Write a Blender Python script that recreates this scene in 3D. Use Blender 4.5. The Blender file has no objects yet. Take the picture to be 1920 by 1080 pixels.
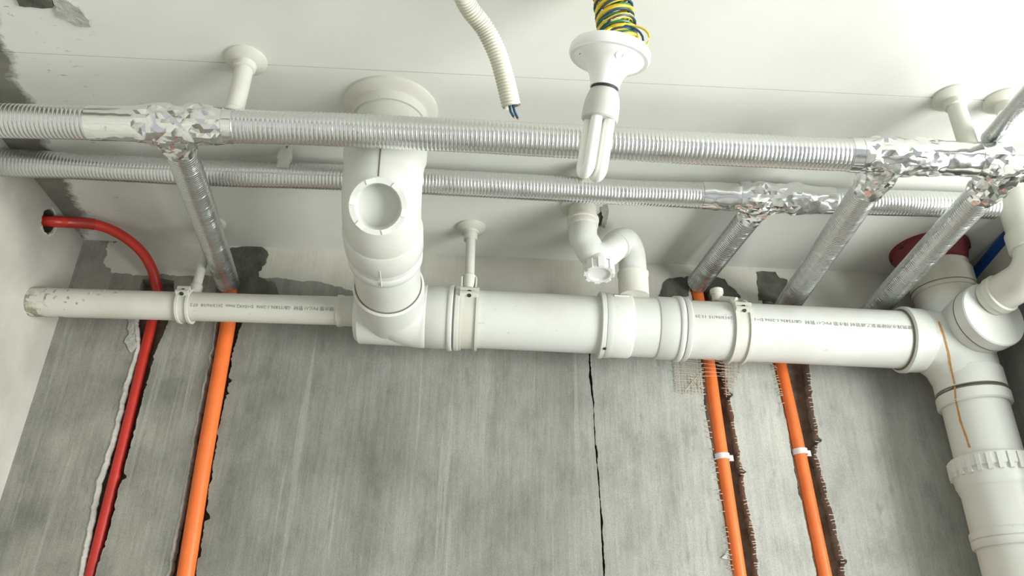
import bpy, bmesh, math, random
from mathutils import Vector, Matrix, noise as mnoise
R_ = random.Random(7)
scn = bpy.context.scene
col = scn.collection

# ------------------------------------------------------------------ camera
F = 1490.0
TH, YA, RO = math.radians(28.2), math.radians(2.3), math.radians(1.2)
CAM = Vector((0, 0, 1.6))
fw = Vector((math.sin(YA)*math.cos(TH), math.cos(YA)*math.cos(TH), math.sin(TH)))
r0 = Vector((math.cos(YA), -math.sin(YA), 0)); u0 = r0.cross(fw)
RV = math.cos(RO)*r0 + math.sin(RO)*u0
UV = math.cos(RO)*u0 - math.sin(RO)*r0
cd = bpy.data.cameras.new('camera'); cam = bpy.data.objects.new('camera', cd); col.objects.link(cam)
cd.sensor_width = 36; cd.lens = 36*F/1920; cd.clip_start = .01
cam.matrix_world = Matrix(((RV.x, UV.x, -fw.x, CAM.x), (RV.y, UV.y, -fw.y, CAM.y), (RV.z, UV.z, -fw.z, CAM.z), (0, 0, 0, 1)))
scn.camera = cam

# ------------------------------------------------------------------ light
w = bpy.data.worlds.new('world'); scn.world = w; w.use_nodes = True
bg = w.node_tree.nodes['Background']; bg.inputs[0].default_value = (.93, .97, 1, 1); bg.inputs[1].default_value = .58
def area(name, loc, target, sx, sy, power, colr):
    l = bpy.data.lights.new(name, 'AREA'); l.shape = 'RECTANGLE'; l.size = sx; l.size_y = sy; l.energy = power; l.color = colr
    o = bpy.data.objects.new(name, l); col.objects.link(o); o.location = loc
    o.rotation_euler = (Vector(target)-Vector(loc)).to_track_quat('-Z', 'Y').to_euler()
    return o
area('window_daylight', (2.07, -.2, 1.45), (0, -.2, 1.45), 1.7, 1.3, 124, (.985, 1, .965))
vs = scn.view_settings
vs.view_transform = 'Standard'; vs.look = 'None'; vs.gamma = 1; vs.use_curve_mapping = False; vs.exposure = 0.06

# room planes (metres)
YW, ZC, XL, XR, XF = 1.465, 2.46, -.842, 1.03, 2.1
YM = 1.365                     # axis of the main drain

def pdir(x, y): return RV*((x-960)/F) + UV*((540-y)/F) + fw
def onY(x, y, Y=YW): d = pdir(x, y); return CAM + d*(Y/d.y)
def onZ(x, y, Z=ZC): d = pdir(x, y); return CAM + d*((Z-1.6)/d.z)
def onX(x, y, X): d = pdir(x, y); return CAM + d*(X/d.x)
def proj(p):
    q = p-CAM; z = q.dot(fw); return (960+F*q.dot(RV)/z, 540-F*q.dot(UV)/z)
def line_at(A, B, px):         # point of the line A-B seen in column px
    lo, hi = -3.0, 4.0
    for _ in range(50):
        m = (lo+hi)/2
        if proj(A+(B-A)*m)[0] < px: lo = m
        else: hi = m
    return A+(B-A)*lo

# ------------------------------------------------------------------ materials
class NT:
    def __init__(s, name, rough=.5, metal=0, colr=(.5, .5, .5), spec=.5):
        s.m = bpy.data.materials.new(name); s.m.use_nodes = True; s.t = s.m.node_tree
        s.b = s.t.nodes['Principled BSDF']; s.b.inputs['Roughness'].default_value = rough
        s.b.inputs['Metallic'].default_value = metal; s.b.inputs['Base Color'].default_value = (*colr, 1)
        s.b.inputs['Specular IOR Level'].default_value = spec
        s.c = None
    def n(s, t, **k):
        x = s.t.nodes.new(t)
        for a, b in k.items(): setattr(x, a, b)
        return x
    def l(s, a, b): s.t.links.new(a, b)
    def co(s, scale=(1, 1, 1), rot=(0, 0, 0)):
        g = s.n('ShaderNodeNewGeometry'); m = s.n('ShaderNodeMapping'); m.inputs['Scale'].default_value = scale; m.inputs['Rotation'].default_value = rot
        s.l(g.outputs['Position'], m.inputs[0]); return m.outputs[0]
    def noise(s, scale, detail=4, vec=None, rough=.55):
        x = s.n('ShaderNodeTexNoise'); x.inputs['Scale'].default_value = scale; x.inputs['Detail'].default_value = detail; x.inputs['Roughness'].default_value = rough
        s.l(vec if vec is not None else s.co(), x.inputs['Vector']); return x.outputs['Fac']
    def ramp(s, fac, stops):
        r = s.n('ShaderNodeValToRGB'); e = r.color_ramp.elements
        while len(e) < len(stops): e.new(.5)
        for i, (p, c) in enumerate(stops):
            e[i].position = p; e[i].color = (*c, 1) if len(c) == 3 else c
        s.l(fac, r.inputs[0]); return r.outputs[0]
    def mix(s, fac, a, b, mode='MIX'):
        x = s.n('ShaderNodeMix', data_type='RGBA', blend_type=mode)
        for v, i in ((fac, 0), (a, 6), (b, 7)):
            if isinstance(v, (int, float)): x.inputs[i].default_value = v
            elif isinstance(v, tuple): x.inputs[i].default_value = (*v, 1)
            else: s.l(v, x.inputs[i])
        return x.outputs[2]
    def math(s, op, a, b=0.0):
        x = s.n('ShaderNodeMath', operation=op)
        for v, i in ((a, 0), (b, 1)):
            if isinstance(v, (int, float)): x.inputs[i].default_value = v
            else: s.l(v, x.inputs[i])
        return x.outputs[0]
    def xyz(s):
        g = s.n('ShaderNodeNewGeometry'); x = s.n('ShaderNodeSeparateXYZ'); s.l(g.outputs['Position'], x.inputs[0]); return x.outputs
    def color(s, c): s.l(c, s.b.inputs['Base Color'])
    def rough(s, c): s.l(c, s.b.inputs['Roughness'])
    def bump(s, h, strength=.3, dist=.001):
        x = s.n('ShaderNodeBump'); x.inputs['Strength'].default_value = strength; x.inputs['Distance'].default_value = dist
        s.l(h, x.inputs['Height'])
        if s.c is not None: s.l(s.c, x.inputs['Normal'])
        s.c = x.outputs[0]; s.l(s.c, s.b.inputs['Normal'])

def g(v, t=(1, 1, 1)): return tuple(v*k for k in t)
M = {}
def mk_pvc(name, base, dirt, amount):
    t = NT(name, .42)
    f = t.ramp(t.noise(9, 6), [(.52-amount, (0, 0, 0)), (.9-amount, (1, 1, 1))])
    sp = t.ramp(t.noise(140, 2, t.co((.5, 1, 1))), [(.71, (0, 0, 0)), (.76, (1, 1, 1))])
    c = t.mix(f, base, dirt); c = t.mix(t.math('MULTIPLY', sp, .35), c, (.3, .28, .2))
    t.color(c); t.bump(t.noise(300, 2), .05, .0005); return t.m
M['pvc'] = mk_pvc('white_pvc', (.63, .645, .612), (.53, .525, .465), .04)
M['pvc_old'] = mk_pvc('stained_pvc', (.66, .65, .585), (.42, .39, .31), .12)
M['pvc_small'] = mk_pvc('cream_pvc', (.62, .615, .555), (.52, .505, .43), .05)
M['cap'] = NT('port_white', .4, colr=(.70, .71, .68)).m
M['port'] = NT('port_cream', .45, colr=(.68, .665, .59)).m
M['joint'] = NT('joint_grime', .8, colr=(.16, .14, .10)).m
M['ink'] = NT('grey_ink', .7, colr=(.22, .22, .21)).m
M['rust'] = NT('rust_stain', .7, colr=(.50, .24, .06)).m
M['screw'] = NT('dark_screw', .5, .6, colr=(.05, .05, .05)).m

t = NT('wall_plaster', .9, spec=.2)
x, y, z = t.xyz()
big = t.noise(3.2, 5, t.co((1, 1, .6)))
streak = t.noise(150, 4, t.co((1, 1, .05)))
fine = t.noise(420, 3)
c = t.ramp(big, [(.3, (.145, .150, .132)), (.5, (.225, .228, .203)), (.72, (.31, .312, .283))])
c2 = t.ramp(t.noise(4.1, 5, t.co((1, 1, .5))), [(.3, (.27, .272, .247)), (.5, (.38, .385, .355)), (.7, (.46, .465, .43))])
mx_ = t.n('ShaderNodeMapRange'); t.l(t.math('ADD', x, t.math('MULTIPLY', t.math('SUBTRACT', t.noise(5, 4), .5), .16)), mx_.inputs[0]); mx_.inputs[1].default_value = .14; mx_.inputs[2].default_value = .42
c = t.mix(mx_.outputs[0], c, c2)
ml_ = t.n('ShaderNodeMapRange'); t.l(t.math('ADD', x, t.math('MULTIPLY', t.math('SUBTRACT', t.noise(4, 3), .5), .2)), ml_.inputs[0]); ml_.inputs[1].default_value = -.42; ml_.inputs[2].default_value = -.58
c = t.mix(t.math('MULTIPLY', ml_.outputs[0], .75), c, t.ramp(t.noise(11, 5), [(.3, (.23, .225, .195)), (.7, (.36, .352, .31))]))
blot = t.ramp(t.noise(13, 6, t.co((1, 1, .55)), .68), [(.34, (.74, .75, .74)), (.5, (1, 1, 1)), (.68, (1.17, 1.17, 1.16))])
c = t.mix(.8, c, blot, 'MULTIPLY')
scr = t.n('ShaderNodeTexNoise'); scr.inputs['Scale'].default_value = 55; scr.inputs['Detail'].default_value = 2; t.l(t.co((1, 1, .035), (0, .12, 0)), scr.inputs['Vector'])
c = t.mix(t.math('MULTIPLY', t.ramp(scr.outputs['Fac'], [(.64, (0, 0, 0)), (.68, (1, 1, 1))]), .3), c, (.42, .42, .38))
grit = t.ramp(t.noise(520, 2), [(.35, (.8, .8, .8)), (.65, (1.18, 1.18, 1.18))])
c = t.mix(.6, c, grit, 'MULTIPLY')
c = t.mix(.30, c, t.ramp(streak, [(.3, (.72, .72, .72)), (.7, (1.2, 1.2, 1.2))]), 'MULTIPLY')
c = t.mix(t.math('MULTIPLY', t.ramp(t.noise(55, 3, t.co((1, 1, .3))), [(.63, (0, 0, 0)), (.75, (1, 1, 1))]), .4), c, (.15, .15, .13))
zz = t.math('ADD', z, t.math('MULTIPLY', t.math('SUBTRACT', t.noise(14, 4), .5), .035))
px_ = t.n('ShaderNodeMapRange'); t.l(x, px_.inputs[0]); px_.inputs[1].default_value = -.34; px_.inputs[2].default_value = -.2; px_.inputs[3].default_value = 2.386; px_.inputs[4].default_value = 2.34
pm = t.math('GREATER_THAN', zz, px_.outputs[0])
pm = t.math('MULTIPLY', pm, t.math('GREATER_THAN', t.math('ADD', x, t.math('MULTIPLY', t.math('SUBTRACT', t.noise(22, 4), .5), .09)), onY(200, 500).x))
pc = t.ramp(t.noise(7, 5), [(.3, (.50, .49, .43)), (.6, (.62, .61, .55))])
c = t.mix(pm, c, pc)
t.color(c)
t.bump(streak, .4, .0018); t.bump(t.noise(700, 2), .35, .0012); t.bump(t.noise(30, 5, t.co((1, 1, .25))), .4, .005)
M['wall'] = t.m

t = NT('side_wall_plaster', .85, spec=.25)
c = t.ramp(t.noise(5, 6), [(.3, (.34, .335, .30)), (.5, (.44, .435, .39)), (.7, (.55, .545, .50))])
x, y, z = t.xyz()
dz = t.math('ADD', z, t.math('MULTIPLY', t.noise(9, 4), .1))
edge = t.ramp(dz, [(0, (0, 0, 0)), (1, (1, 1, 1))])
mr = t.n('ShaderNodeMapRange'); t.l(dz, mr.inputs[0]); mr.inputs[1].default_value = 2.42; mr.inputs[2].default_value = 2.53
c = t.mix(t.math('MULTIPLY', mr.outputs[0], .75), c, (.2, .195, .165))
t.color(c); t.bump(t.noise(25, 5), .3, .004); t.bump(t.noise(500, 2), .2, .001)
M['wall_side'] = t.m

t = NT('ceiling_paint', .8, spec=.25)
x, y, z = t.xyz()
nz = t.math('SUBTRACT', t.noise(16, 5, rough=.7), .5)
pA, pB = onZ(25, 130), onZ(140, 390)
kx = (pB.x-pA.x)/(pB.y-pA.y)
lin = t.math('SUBTRACT', x, t.math('ADD', t.math('MULTIPLY', t.math('SUBTRACT', y, pA.y), kx), pA.x))
lin = t.math('ADD', lin, t.math('MULTIPLY', nz, .085))
mr = t.n('ShaderNodeMapRange'); t.l(lin, mr.inputs[0]); mr.inputs[1].default_value = -.006; mr.inputs[2].default_value = .012
paint = t.ramp(t.noise(4, 5), [(.3, (.68, .69, .645)), (.65, (.74, .75, .705))])
spk = t.ramp(t.noise(95, 3, t.co((.5, 1.3, 1))), [(.655, (0, 0, 0)), (.70, (1, 1, 1))])
mr2 = t.n('ShaderNodeMapRange'); t.l(lin, mr2.inputs[0]); mr2.inputs[1].default_value = .16; mr2.inputs[2].default_value = 0
paint = t.mix(t.math('MULTIPLY', spk, t.math('ADD', t.math('MULTIPLY', mr2.outputs[0], .8), .0)), paint, (.22, .21, .17))
bare = t.ramp(t.noise(12, 5), [(.3, (.13, .13, .11)), (.7, (.25, .245, .21))])
t.color(t.mix(mr.outputs[0], bare, paint)); t.bump(t.noise(30, 4), .12, .002); t.bump(t.noise(600, 2), .12, .0008)
M['ceil'] = t.m

def simple_noise(name, a, b, scale, rough=.8, metal=0, bs=.3, bd=.003, bscale=None):
    t = NT(name, rough, metal); t.color(t.ramp(t.noise(scale, 5), [(.32, a), (.68, b)])); t.bump(t.noise(bscale or scale*3, 4), bs, bd); return t.m
M['brick'] = simple_noise('groove_masonry', (.12, .085, .06), (.27, .20, .15), 30, .95, 0, .8, .006, 90)
M['mortar'] = simple_noise('bare_mortar', (.06, .062, .05), (.14, .14, .115), 26, .95, 0, .8, .005, 80)
M['palemortar'] = simple_noise('pale_plaster', (.33, .33, .295), (.47, .465, .42), 26, .9, 0, .8, .005, 80)
M['hole'] = simple_noise('hole_shade_dark', (.03, .03, .025), (.08, .075, .06), 40, .95)  # near-black, the hole's shade put into its colour
M['floor'] = simple_noise('floor_concrete', (.17, .17, .16), (.28, .28, .26), 6, .8)
M['seam'] = NT('seam_dark', .9, colr=(.12, .12, .10)).m
M['frame'] = NT('window_frame_white', .4, colr=(.75, .75, .73)).m

def foil(name, rough, tint, scale, strength, dist):
    t = NT(name, rough, 1.0, tint)
    v = t.n('ShaderNodeTexVoronoi'); v.inputs['Scale'].default_value = scale; t.l(t.co(), v.inputs['Vector'])
    t.bump(v.outputs['Distance'], strength, dist)
    t.rough(t.ramp(t.noise(60, 3), [(.3, g(rough*.75)), (.7, g(rough*1.3))]))
    return t.m
M['foil'] = foil('ribbed_foil', .25, (.72, .73, .725), 260, .05, .0005)
M['tape'] = foil('crumpled_foil_tape', .14, (.80, .805, .80), 60, .2, .0015)
M['foil_dull'] = foil('dull_foil', .27, (.58, .595, .59), 260, .05, .0005)
def plastic(name, c, rough=.38):
    t = NT(name, rough); t.color(t.mix(t.ramp(t.noise(20, 4), [(.4, (0, 0, 0)), (.75, (1, 1, 1))]), c, tuple(k*.82 for k in c))); return t.m
M['orange'] = plastic('orange_plastic', (.84, .175, .035))
M['red'] = plastic('red_plastic', (.50, .028, .016))
M['redcoup'] = plastic('red_coupling_plastic', (.36, .02, .012))
M['collar'] = plastic('fire_collar_red', (.17, .022, .028), .6)
M['blue'] = plastic('blue_plastic', (.01, .07, .30))
M['clip'] = NT('clip_white', .4, colr=(.72, .68, .70)).m
M['corr'] = plastic('corrugated_cream', (.66, .65, .55), .5)
M['yellow'] = plastic('yellow_wire', (.80, .55, .015), .35)
M['navy'] = plastic('blue_wire', (.012, .06, .13), .35)
M['green'] = plastic('green_wire', (.02, .17, .07), .35)
M['copper'] = NT('copper', .3, 1, (.7, .35, .2)).m
M['lamp'] = NT('lamp_porcelain', .25, colr=(.86, .86, .85)).m
M['bulbbase'] = plastic('bulb_plastic', (.55, .555, .52), .5)
M['bulbglass'] = NT('bulb_phosphor_glass', .12, colr=(.84, .84, .80)).m
M['meshw'] = NT('glassfibre_mesh', .7, colr=(.55, .50, .40)).m

# ------------------------------------------------------------------ mesh builder
def frame(d, ref=None):
    d = d.normalized(); ref = ref or (Vector((0, 0, 1)) if abs(d.z) < .9 else Vector((0, 1, 0)))
    a = (ref - d*ref.dot(d)).normalized(); return a, d.cross(a)
class MB:
    def __init__(s): s.v = []; s.f = []
    def tube(s, path, r, seg=24, caps=True, fn=None):
        n = len(path); a = None; rings = []
        for i in range(n):
            d = path[min(i+1, n-1)] - path[max(i-1, 0)]
            d.normalize()
            if a is None: a, _ = frame(d)
            a = (a - d*a.dot(d)).normalized(); b = d.cross(a)
            rr = r[i] if isinstance(r, (list, tuple)) else r
            base = len(s.v)
            for k in range(seg):
                th = 2*math.pi*k/seg
                q = rr if fn is None else rr+fn(i, k, th)
                s.v.append(path[i] + (a*math.cos(th)+b*math.sin(th))*q)
            rings.append(base)
        for i in range(n-1):
            p, q = rings[i], rings[i+1]
            for k in range(seg):
                k2 = (k+1) % seg; s.f.append((p+k, p+k2, q+k2, q+k))
        if caps:
            s.f.append(tuple(rings[0]+k for k in reversed(range(seg)))); s.f.append(tuple(rings[-1]+k for k in range(seg)))
        return s
    def lathe(s, p, d, prof, seg=40, caps=True):
        d = d.normalized(); a, b = frame(d); rings = []
        for t_, r in prof:
            base = len(s.v)
            for k in range(seg):
                th = 2*math.pi*k/seg; s.v.append(p+d*t_+(a*math.cos(th)+b*math.sin(th))*r)
            rings.append(base)
        for i in range(len(prof)-1):
            p0, q = rings[i], rings[i+1]
            for k in range(seg):
                k2 = (k+1) % seg; s.f.append((p0+k, p0+k2, q+k2, q+k))
        if caps:
            s.f.append(tuple(rings[0]+k for k in reversed(range(seg)))); s.f.append(tuple(rings[-1]+k for k in range(seg)))
        return s
    def box(s, c, X, Y, Z):       # half axes
        base = len(s.v)
        for i in (-1, 1):
            for j in (-1, 1):
                for k in (-1, 1): s.v.append(c+X*i+Y*j+Z*k)
        for q in ((0, 1, 3, 2), (4, 6, 7, 5), (0, 4, 5, 1), (2, 3, 7, 6), (0, 2, 6, 4), (1, 5, 7, 3)):
            s.f.append(tuple(base+i for i in q))
        return s
    def aabox(s, lo, hi):
        lo, hi = Vector(lo), Vector(hi); c = (lo+hi)/2; h = (hi-lo)/2
        return s.box(c, Vector((h.x, 0, 0)), Vector((0, h.y, 0)), Vector((0, 0, h.z)))
    def slab(s, pts, nrm, th):    # irregular thin slab
        n = len(pts); base = len(s.v)
        for p in pts: s.v.append(p.copy())
        for p in pts: s.v.append(p+nrm*th)
        s.f.append(tuple(base+i for i in range(n))); s.f.append(tuple(base+n+i for i in reversed(range(n))))
        for i in range(n): j = (i+1) % n; s.f.append((base+i, base+n+i, base+n+j, base+j))
        return s
    def build(s, name, mat, parent=None, smooth=True, ang=38):
        off = parent_loc(parent)
        me = bpy.data.meshes.new(name); me.from_pydata([tuple(p-off) for p in s.v], [], s.f); me.update()
        bm = bmesh.new(); bm.from_mesh(me); bmesh.ops.recalc_face_normals(bm, faces=bm.faces); bm.to_mesh(me); bm.free()
        if smooth:
            me.polygons.foreach_set('use_smooth', [True]*len(me.polygons)); me.set_sharp_from_angle(angle=math.radians(ang))
        me.materials.append(M[mat] if isinstance(mat, str) else mat)
        o = bpy.data.objects.new(name, me); col.objects.link(o)
        if parent is not None: o.parent = parent
        return o
def parent_loc(p):
    v = Vector((0, 0, 0))
    while p is not None: v = v+p.location; p = p.parent
    return v
def thing(name, label, cat, loc=(0, 0, 0), group=None):
    o = bpy.data.objects.new(name, None); col.objects.link(o); o.location = loc; o.empty_display_size = .05
    o['label'] = label; o['category'] = cat
    if group: o['group'] = group
    return o
def tag(o, label, cat, group=None):
    o['label'] = label; o['category'] = cat
    if group: o['group'] = group
    return o
def struct(o, label=None, cat=None):
    o['kind'] = 'structure'
    if label: o['label'] = label
    if cat: o['category'] = cat
    return o
def lerp(a, b, t_): return a+(b-a)*t_
def resample(pts, step):
    L = [0]
    for i in range(1, len(pts)): L.append(L[-1]+(pts[i]-pts[i-1]).length)
    n = max(2, int(L[-1]/step)); out = []; j = 0
    for i in range(n+1):
        s_ = L[-1]*i/n
        while j < len(L)-2 and L[j+1] < s_: j += 1
        out.append(lerp(pts[j], pts[j+1], (s_-L[j])/max(1e-9, L[j+1]-L[j])))
    return out
def spline(pts, n=10):
    out = []; P = [pts[0]*2-pts[1]]+list(pts)+[pts[-1]*2-pts[-2]]
    for i in range(1, len(P)-2):
        for k in range(n):
            u = k/n; a, b, c_, d = P[i-1], P[i], P[i+1], P[i+2]
            out.append(.5*((2*b)+(c_-a)*u+(2*a-5*b+4*c_-d)*u*u+(3*b-a-3*c_+d)*u**3))
    out.append(pts[-1]); return out
def arc(p, d0, d1, rad, n=10):    # fillet at corner p, incoming direction d0, outgoing d1
    d0 = d0.normalized(); d1 = d1.normalized(); ang = d0.angle(d1); tl = rad*math.tan(ang/2)
    s_ = p-d0*tl; nrm = (d1-d0*d1.dot(d0)).normalized(); c_ = s_+nrm*rad
    return [c_ + (-nrm*math.cos(ang*i/n)+d0*math.sin(ang*i/n))*rad for i in range(n+1)]

# ================================================================== setting
# back wall: plaster strips with real chased grooves between them
G = []
def chase(L, Rr, ztop, jl=.0016, jr=.0025, depth=.03):
    G.append(dict(L=[onY(*p) for p in L], R=[onY(*p) for p in Rr], ztop=ztop, jl=jl, jr=jr, d=depth))
chase([(262, 545), (253, 599), (258, 651), (236, 719), (212, 820), (183, 907), (166, 993), (149, 1080)],
      [(325, 545), (318, 599), (289, 666), (270, 738), (246, 830), (221, 926), (202, 1003), (178, 1080)], 2.375)
chase([(417, 545), (407, 603), (400, 656), (385, 719), (366, 815), (344, 945), (320, 1061), (315, 1080)],
      [(462, 545), (455, 603), (436, 666), (424, 738), (409, 810), (395, 907), (380, 1008), (367, 1080)], 2.39)
chase([(1102, 600), (1104, 660), (1105, 709), (1112, 762), (1115, 831), (1120, 884), (1125, 950), (1128, 1015), (1131, 1080)],
      [(1104, 600), (1107, 660), (1109, 709), (1114.5, 762), (1118, 831), (1123, 884), (1128, 950), (1132, 1015), (1135, 1080)], 2.3, .0007, .0012, .004)
chase([(1292, 520), (1314, 673), (1320, 758), (1334, 831), (1345, 900), (1360, 986), (1370, 1047), (1374, 1080)],
      [(1330, 520), (1360, 681), (1364, 721), (1372, 766), (1380, 811), (1391, 868), (1397, 925), (1413, 994), (1419, 1039), (1423, 1080)], 2.41)
chase([(1425, 540), (1449, 677), (1463, 742), (1478, 811), (1490, 888), (1506, 953), (1525, 1047), (1531, 1080)],
      [(1490, 540), (1517, 681), (1521, 730), (1527, 782), (1535, 803), (1531, 856), (1541, 884), (1553, 933), (1566, 982), (1580, 1047), (1584, 1080)], 2.39)
def interp(P, z):
    P = sorted(P, key=lambda p: p.z)
    if z <= P[0].z: return P[0].x
    if z >= P[-1].z: return P[-1].x
    for a, b in zip(P, P[1:]):
        if a.z <= z <= b.z: return a.x+(b.x-a.x)*(z-a.z)/(b.z-a.z)
zs = [i*.1 for i in range(17)]; zq = 1.7
while zq < ZC: zs.append(zq); zq += .004
zs.append(ZC)
wb = MB(); rows = []
for z in zs:
    row = [(XL-.05, 0)]
    for gi, q in enumerate(G):
        a, b = interp(q['L'], z), interp(q['R'], z)
        if z > 1.7:
            a += q['jl']*mnoise.noise(Vector((gi*7.1, z*60, 0)))*1.6+q['jl']*mnoise.noise(Vector((gi*3.1, z*190, 5)))
            nn = mnoise.noise(Vector((gi*5.3, z*45, 9)))
            b += q['jr']*nn*1.5+q['jr']*.9*mnoise.noise(Vector((gi*2.3, z*170, 3)))+q['jr']*.7*mnoise.noise(Vector((gi*1.3, z*420, 1)))+(q['jr']*2.2 if nn > .42 and gi != 2 else 0)
        if z > q['ztop']: a = b = (a+b)/2
        row += [(a, q['d']), (b, q['d'])]
    row.append((XR+.1, 0)); rows.append(row)
nc = len(rows[0])
for z, row in zip(zs, rows):
    for x, d in row:
        wb.v.append(Vector((x, YW, z)))
for z, row in zip(zs, rows):
    for x, d in row:
        wb.v.append(Vector((x, YW+d, z)))
B2 = len(zs)*nc
for i in range(len(zs)-1):
    for c_ in range(0, nc-1, 2):
        wb.f.append((i*nc+c_, i*nc+c_+1, (i+1)*nc+c_+1, (i+1)*nc+c_))
    for c_ in range(1, nc-1):
        wb.f.append((i*nc+c_, (i+1)*nc+c_, B2+(i+1)*nc+c_, B2+i*nc+c_))
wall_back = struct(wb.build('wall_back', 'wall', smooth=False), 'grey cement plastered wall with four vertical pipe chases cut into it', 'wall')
MB().aabox((XL-.05, YW+.0295, 0), (XR+.1, YW+.09, ZC)).build('chase_bottom', 'brick', wall_back, False)
for gi, w0, w1 in ((0, .0042, .0035), (1, .0046, .0030)):
    pe = MB(); prev = None
    for z, row in zip(zs, rows):
        if z < 1.7 or z > 2.3: continue
        a = row[1+2*gi][0]; ww = w0*(.75+.5*mnoise.noise(Vector((z*35, gi, 2)))); b_ = len(pe.v)
        pe.v += [Vector((a-ww, YW-.0006, z)), Vector((a-.0004, YW-.0022, z)), Vector((a+w1*.5, YW+.004, z)), Vector((a+w1, YW+.012, z))]
        if prev is not None:
            for k in range(3): pe.f.append((prev+k, prev+k+1, b_+k+1, b_+k))
        prev = b_
    pe.build('plaster_edge', 'palemortar', wall_back, False)
# chipped paint patches (thin scabs of bare mortar)
def jag(pts, amp, step, nrm):
    pts = list(pts)+[pts[0]]; out = []
    for a, b in zip(pts, pts[1:]):
        n = max(1, int((b-a).length/step))
        for k in range(n):
            p = lerp(a, b, k/n); t_ = (b-a).normalized().cross(nrm)
            out.append(p+t_*R_.uniform(-amp, amp))
    return out
def wpatch(px, mat='mortar', th=.0015, name='bare_patch', amp=.002):
    n = Vector((0, -1, 0)); P = jag([onY(*p) for p in px], amp, .006, n)
    return MB().slab(P, n, th).build(name, mat, wall_back, False)
wpatch([(418, 467), (455, 464), (478, 460), (497, 466), (503, 478), (500, 492), (486, 510), (484, 520), (502, 527), (516, 531), (522, 552), (405, 552)])
wpatch([(1236, 556), (1241, 535), (1250, 524), (1293, 519), (1292, 556)])
wpatch([(1330, 519), (1358, 524), (1366, 534), (1380, 545), (1389, 560), (1330, 558)])
wpatch([(1418, 509), (1453, 511), (1462, 520), (1476, 525), (1462, 568), (1423, 563)])
wpatch([(1363, 1040), (1352, 1046), (1360, 1050), (1366, 1049)], 'palemortar', .003, 'plaster_lip')
wpatch([(240, 600), (252, 600), (257, 650), (246, 660), (232, 642), (241, 628)], 'palemortar', .002, 'plaster_lip')
# ceiling with a straight open seam
YS = .9195
cb = MB()
cb.aabox((XL-.1, -1.8, ZC), (XF+.1, YS-.0007, ZC+.1)).aabox((XL-.1, YS+.0007, ZC), (XF+.1, YW+.1, ZC+.1))
ceiling = struct(cb.build('ceiling', 'ceil', smooth=False), 'white painted concrete ceiling with a thin straight seam', 'ceiling')
MB().aabox((XL-.1, YS-.01, ZC+.004), (XF+.1, YS+.01, ZC+.006)).build('seam_bottom', 'seam', ceiling, False)
def cpatch(px, mat, th, name):
    n = Vector((0, 0, -1)); P = jag([onZ(*p) for p in px], .0015, .006, n)
    return MB().slab(P, n, th).build(name, mat, ceiling, False)
cpatch([(28, -12), (102, -12), (100, 10), (70, 12), (36, 7)], 'mortar', .004, 'embedded_block')
cpatch([(100, -5), (120, -6), (150, 12), (168, 35), (172, 48), (150, 46), (134, 36), (112, 30)], 'palemortar', .004, 'plaster_smear')
cpatch([(1126, 384), (1140, 383), (1142, 392), (1133, 424), (1127, 420), (1130, 402)], 'palemortar', .006, 'plaster_smear')
cpatch([(1118, 384), (1127, 384), (1130, 400), (1127, 420), (1118, 424)], 'mortar', .003, 'bare_patch')
# left wall with a bored hole
hc = onX(91, 415, XL); hr = .024
lw = bmesh.new()
O = [lw.verts.new((XL, a, b)) for a, b in ((-1.8, 0), (YW+.05, 0), (YW+.05, ZC), (-1.8, ZC))]
N = 28
I = [lw.verts.new((XL, hc.y+(hr+R_.uniform(-.002, .0025))*math.cos(2*math.pi*k/N), hc.z+(hr+R_.uniform(-.002, .0025))*math.sin(2*math.pi*k/N))) for k in range(N)]
es = [lw.edges.new((O[i], O[(i+1) % 4])) for i in range(4)]+[lw.edges.new((I[i], I[(i+1) % N])) for i in range(N)]
bmesh.ops.triangle_fill(lw, edges=es, use_beauty=True)
J = [lw.verts.new((XL-.09, v.co.y, v.co.z)) for v in I]
for i in range(N): lw.faces.new((I[i], I[(i+1) % N], J[(i+1) % N], J[i]))
bmesh.ops.recalc_face_normals(lw, faces=lw.faces)
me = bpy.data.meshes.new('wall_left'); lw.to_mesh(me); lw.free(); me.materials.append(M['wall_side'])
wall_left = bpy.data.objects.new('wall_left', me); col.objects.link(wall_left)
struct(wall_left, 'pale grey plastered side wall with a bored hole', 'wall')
MB().aabox((XL-.1, hc.y-.04, hc.z-.04), (XL-.075, hc.y+.04, hc.z+.04)).build('hole_bottom', 'hole', wall_left, False)
MB().tube([Vector((XL-.0012, hc.y, hc.z)), Vector((XL-.08, hc.y, hc.z))], hr-.0022, 28, False).build('hole_shade', 'hole', wall_left)  # dark tube added inside the hole to stand for its shade
P = []
for k in range(22):
    th = 2*math.pi*k/22; rr = hr*(1.15+.22*mnoise.noise(Vector((k*.7, 2, 0))))
    P.append(Vector((XL, hc.y+rr*math.cos(th), hc.z+rr*math.sin(th))))
rim = MB(); rim.tube([P[k % 22] for k in range(14, 30)], [.0016+.0016*R_.random() for _ in range(16)], 6)
rim.build('chipped_rim', 'palemortar', wall_left, False)
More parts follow.
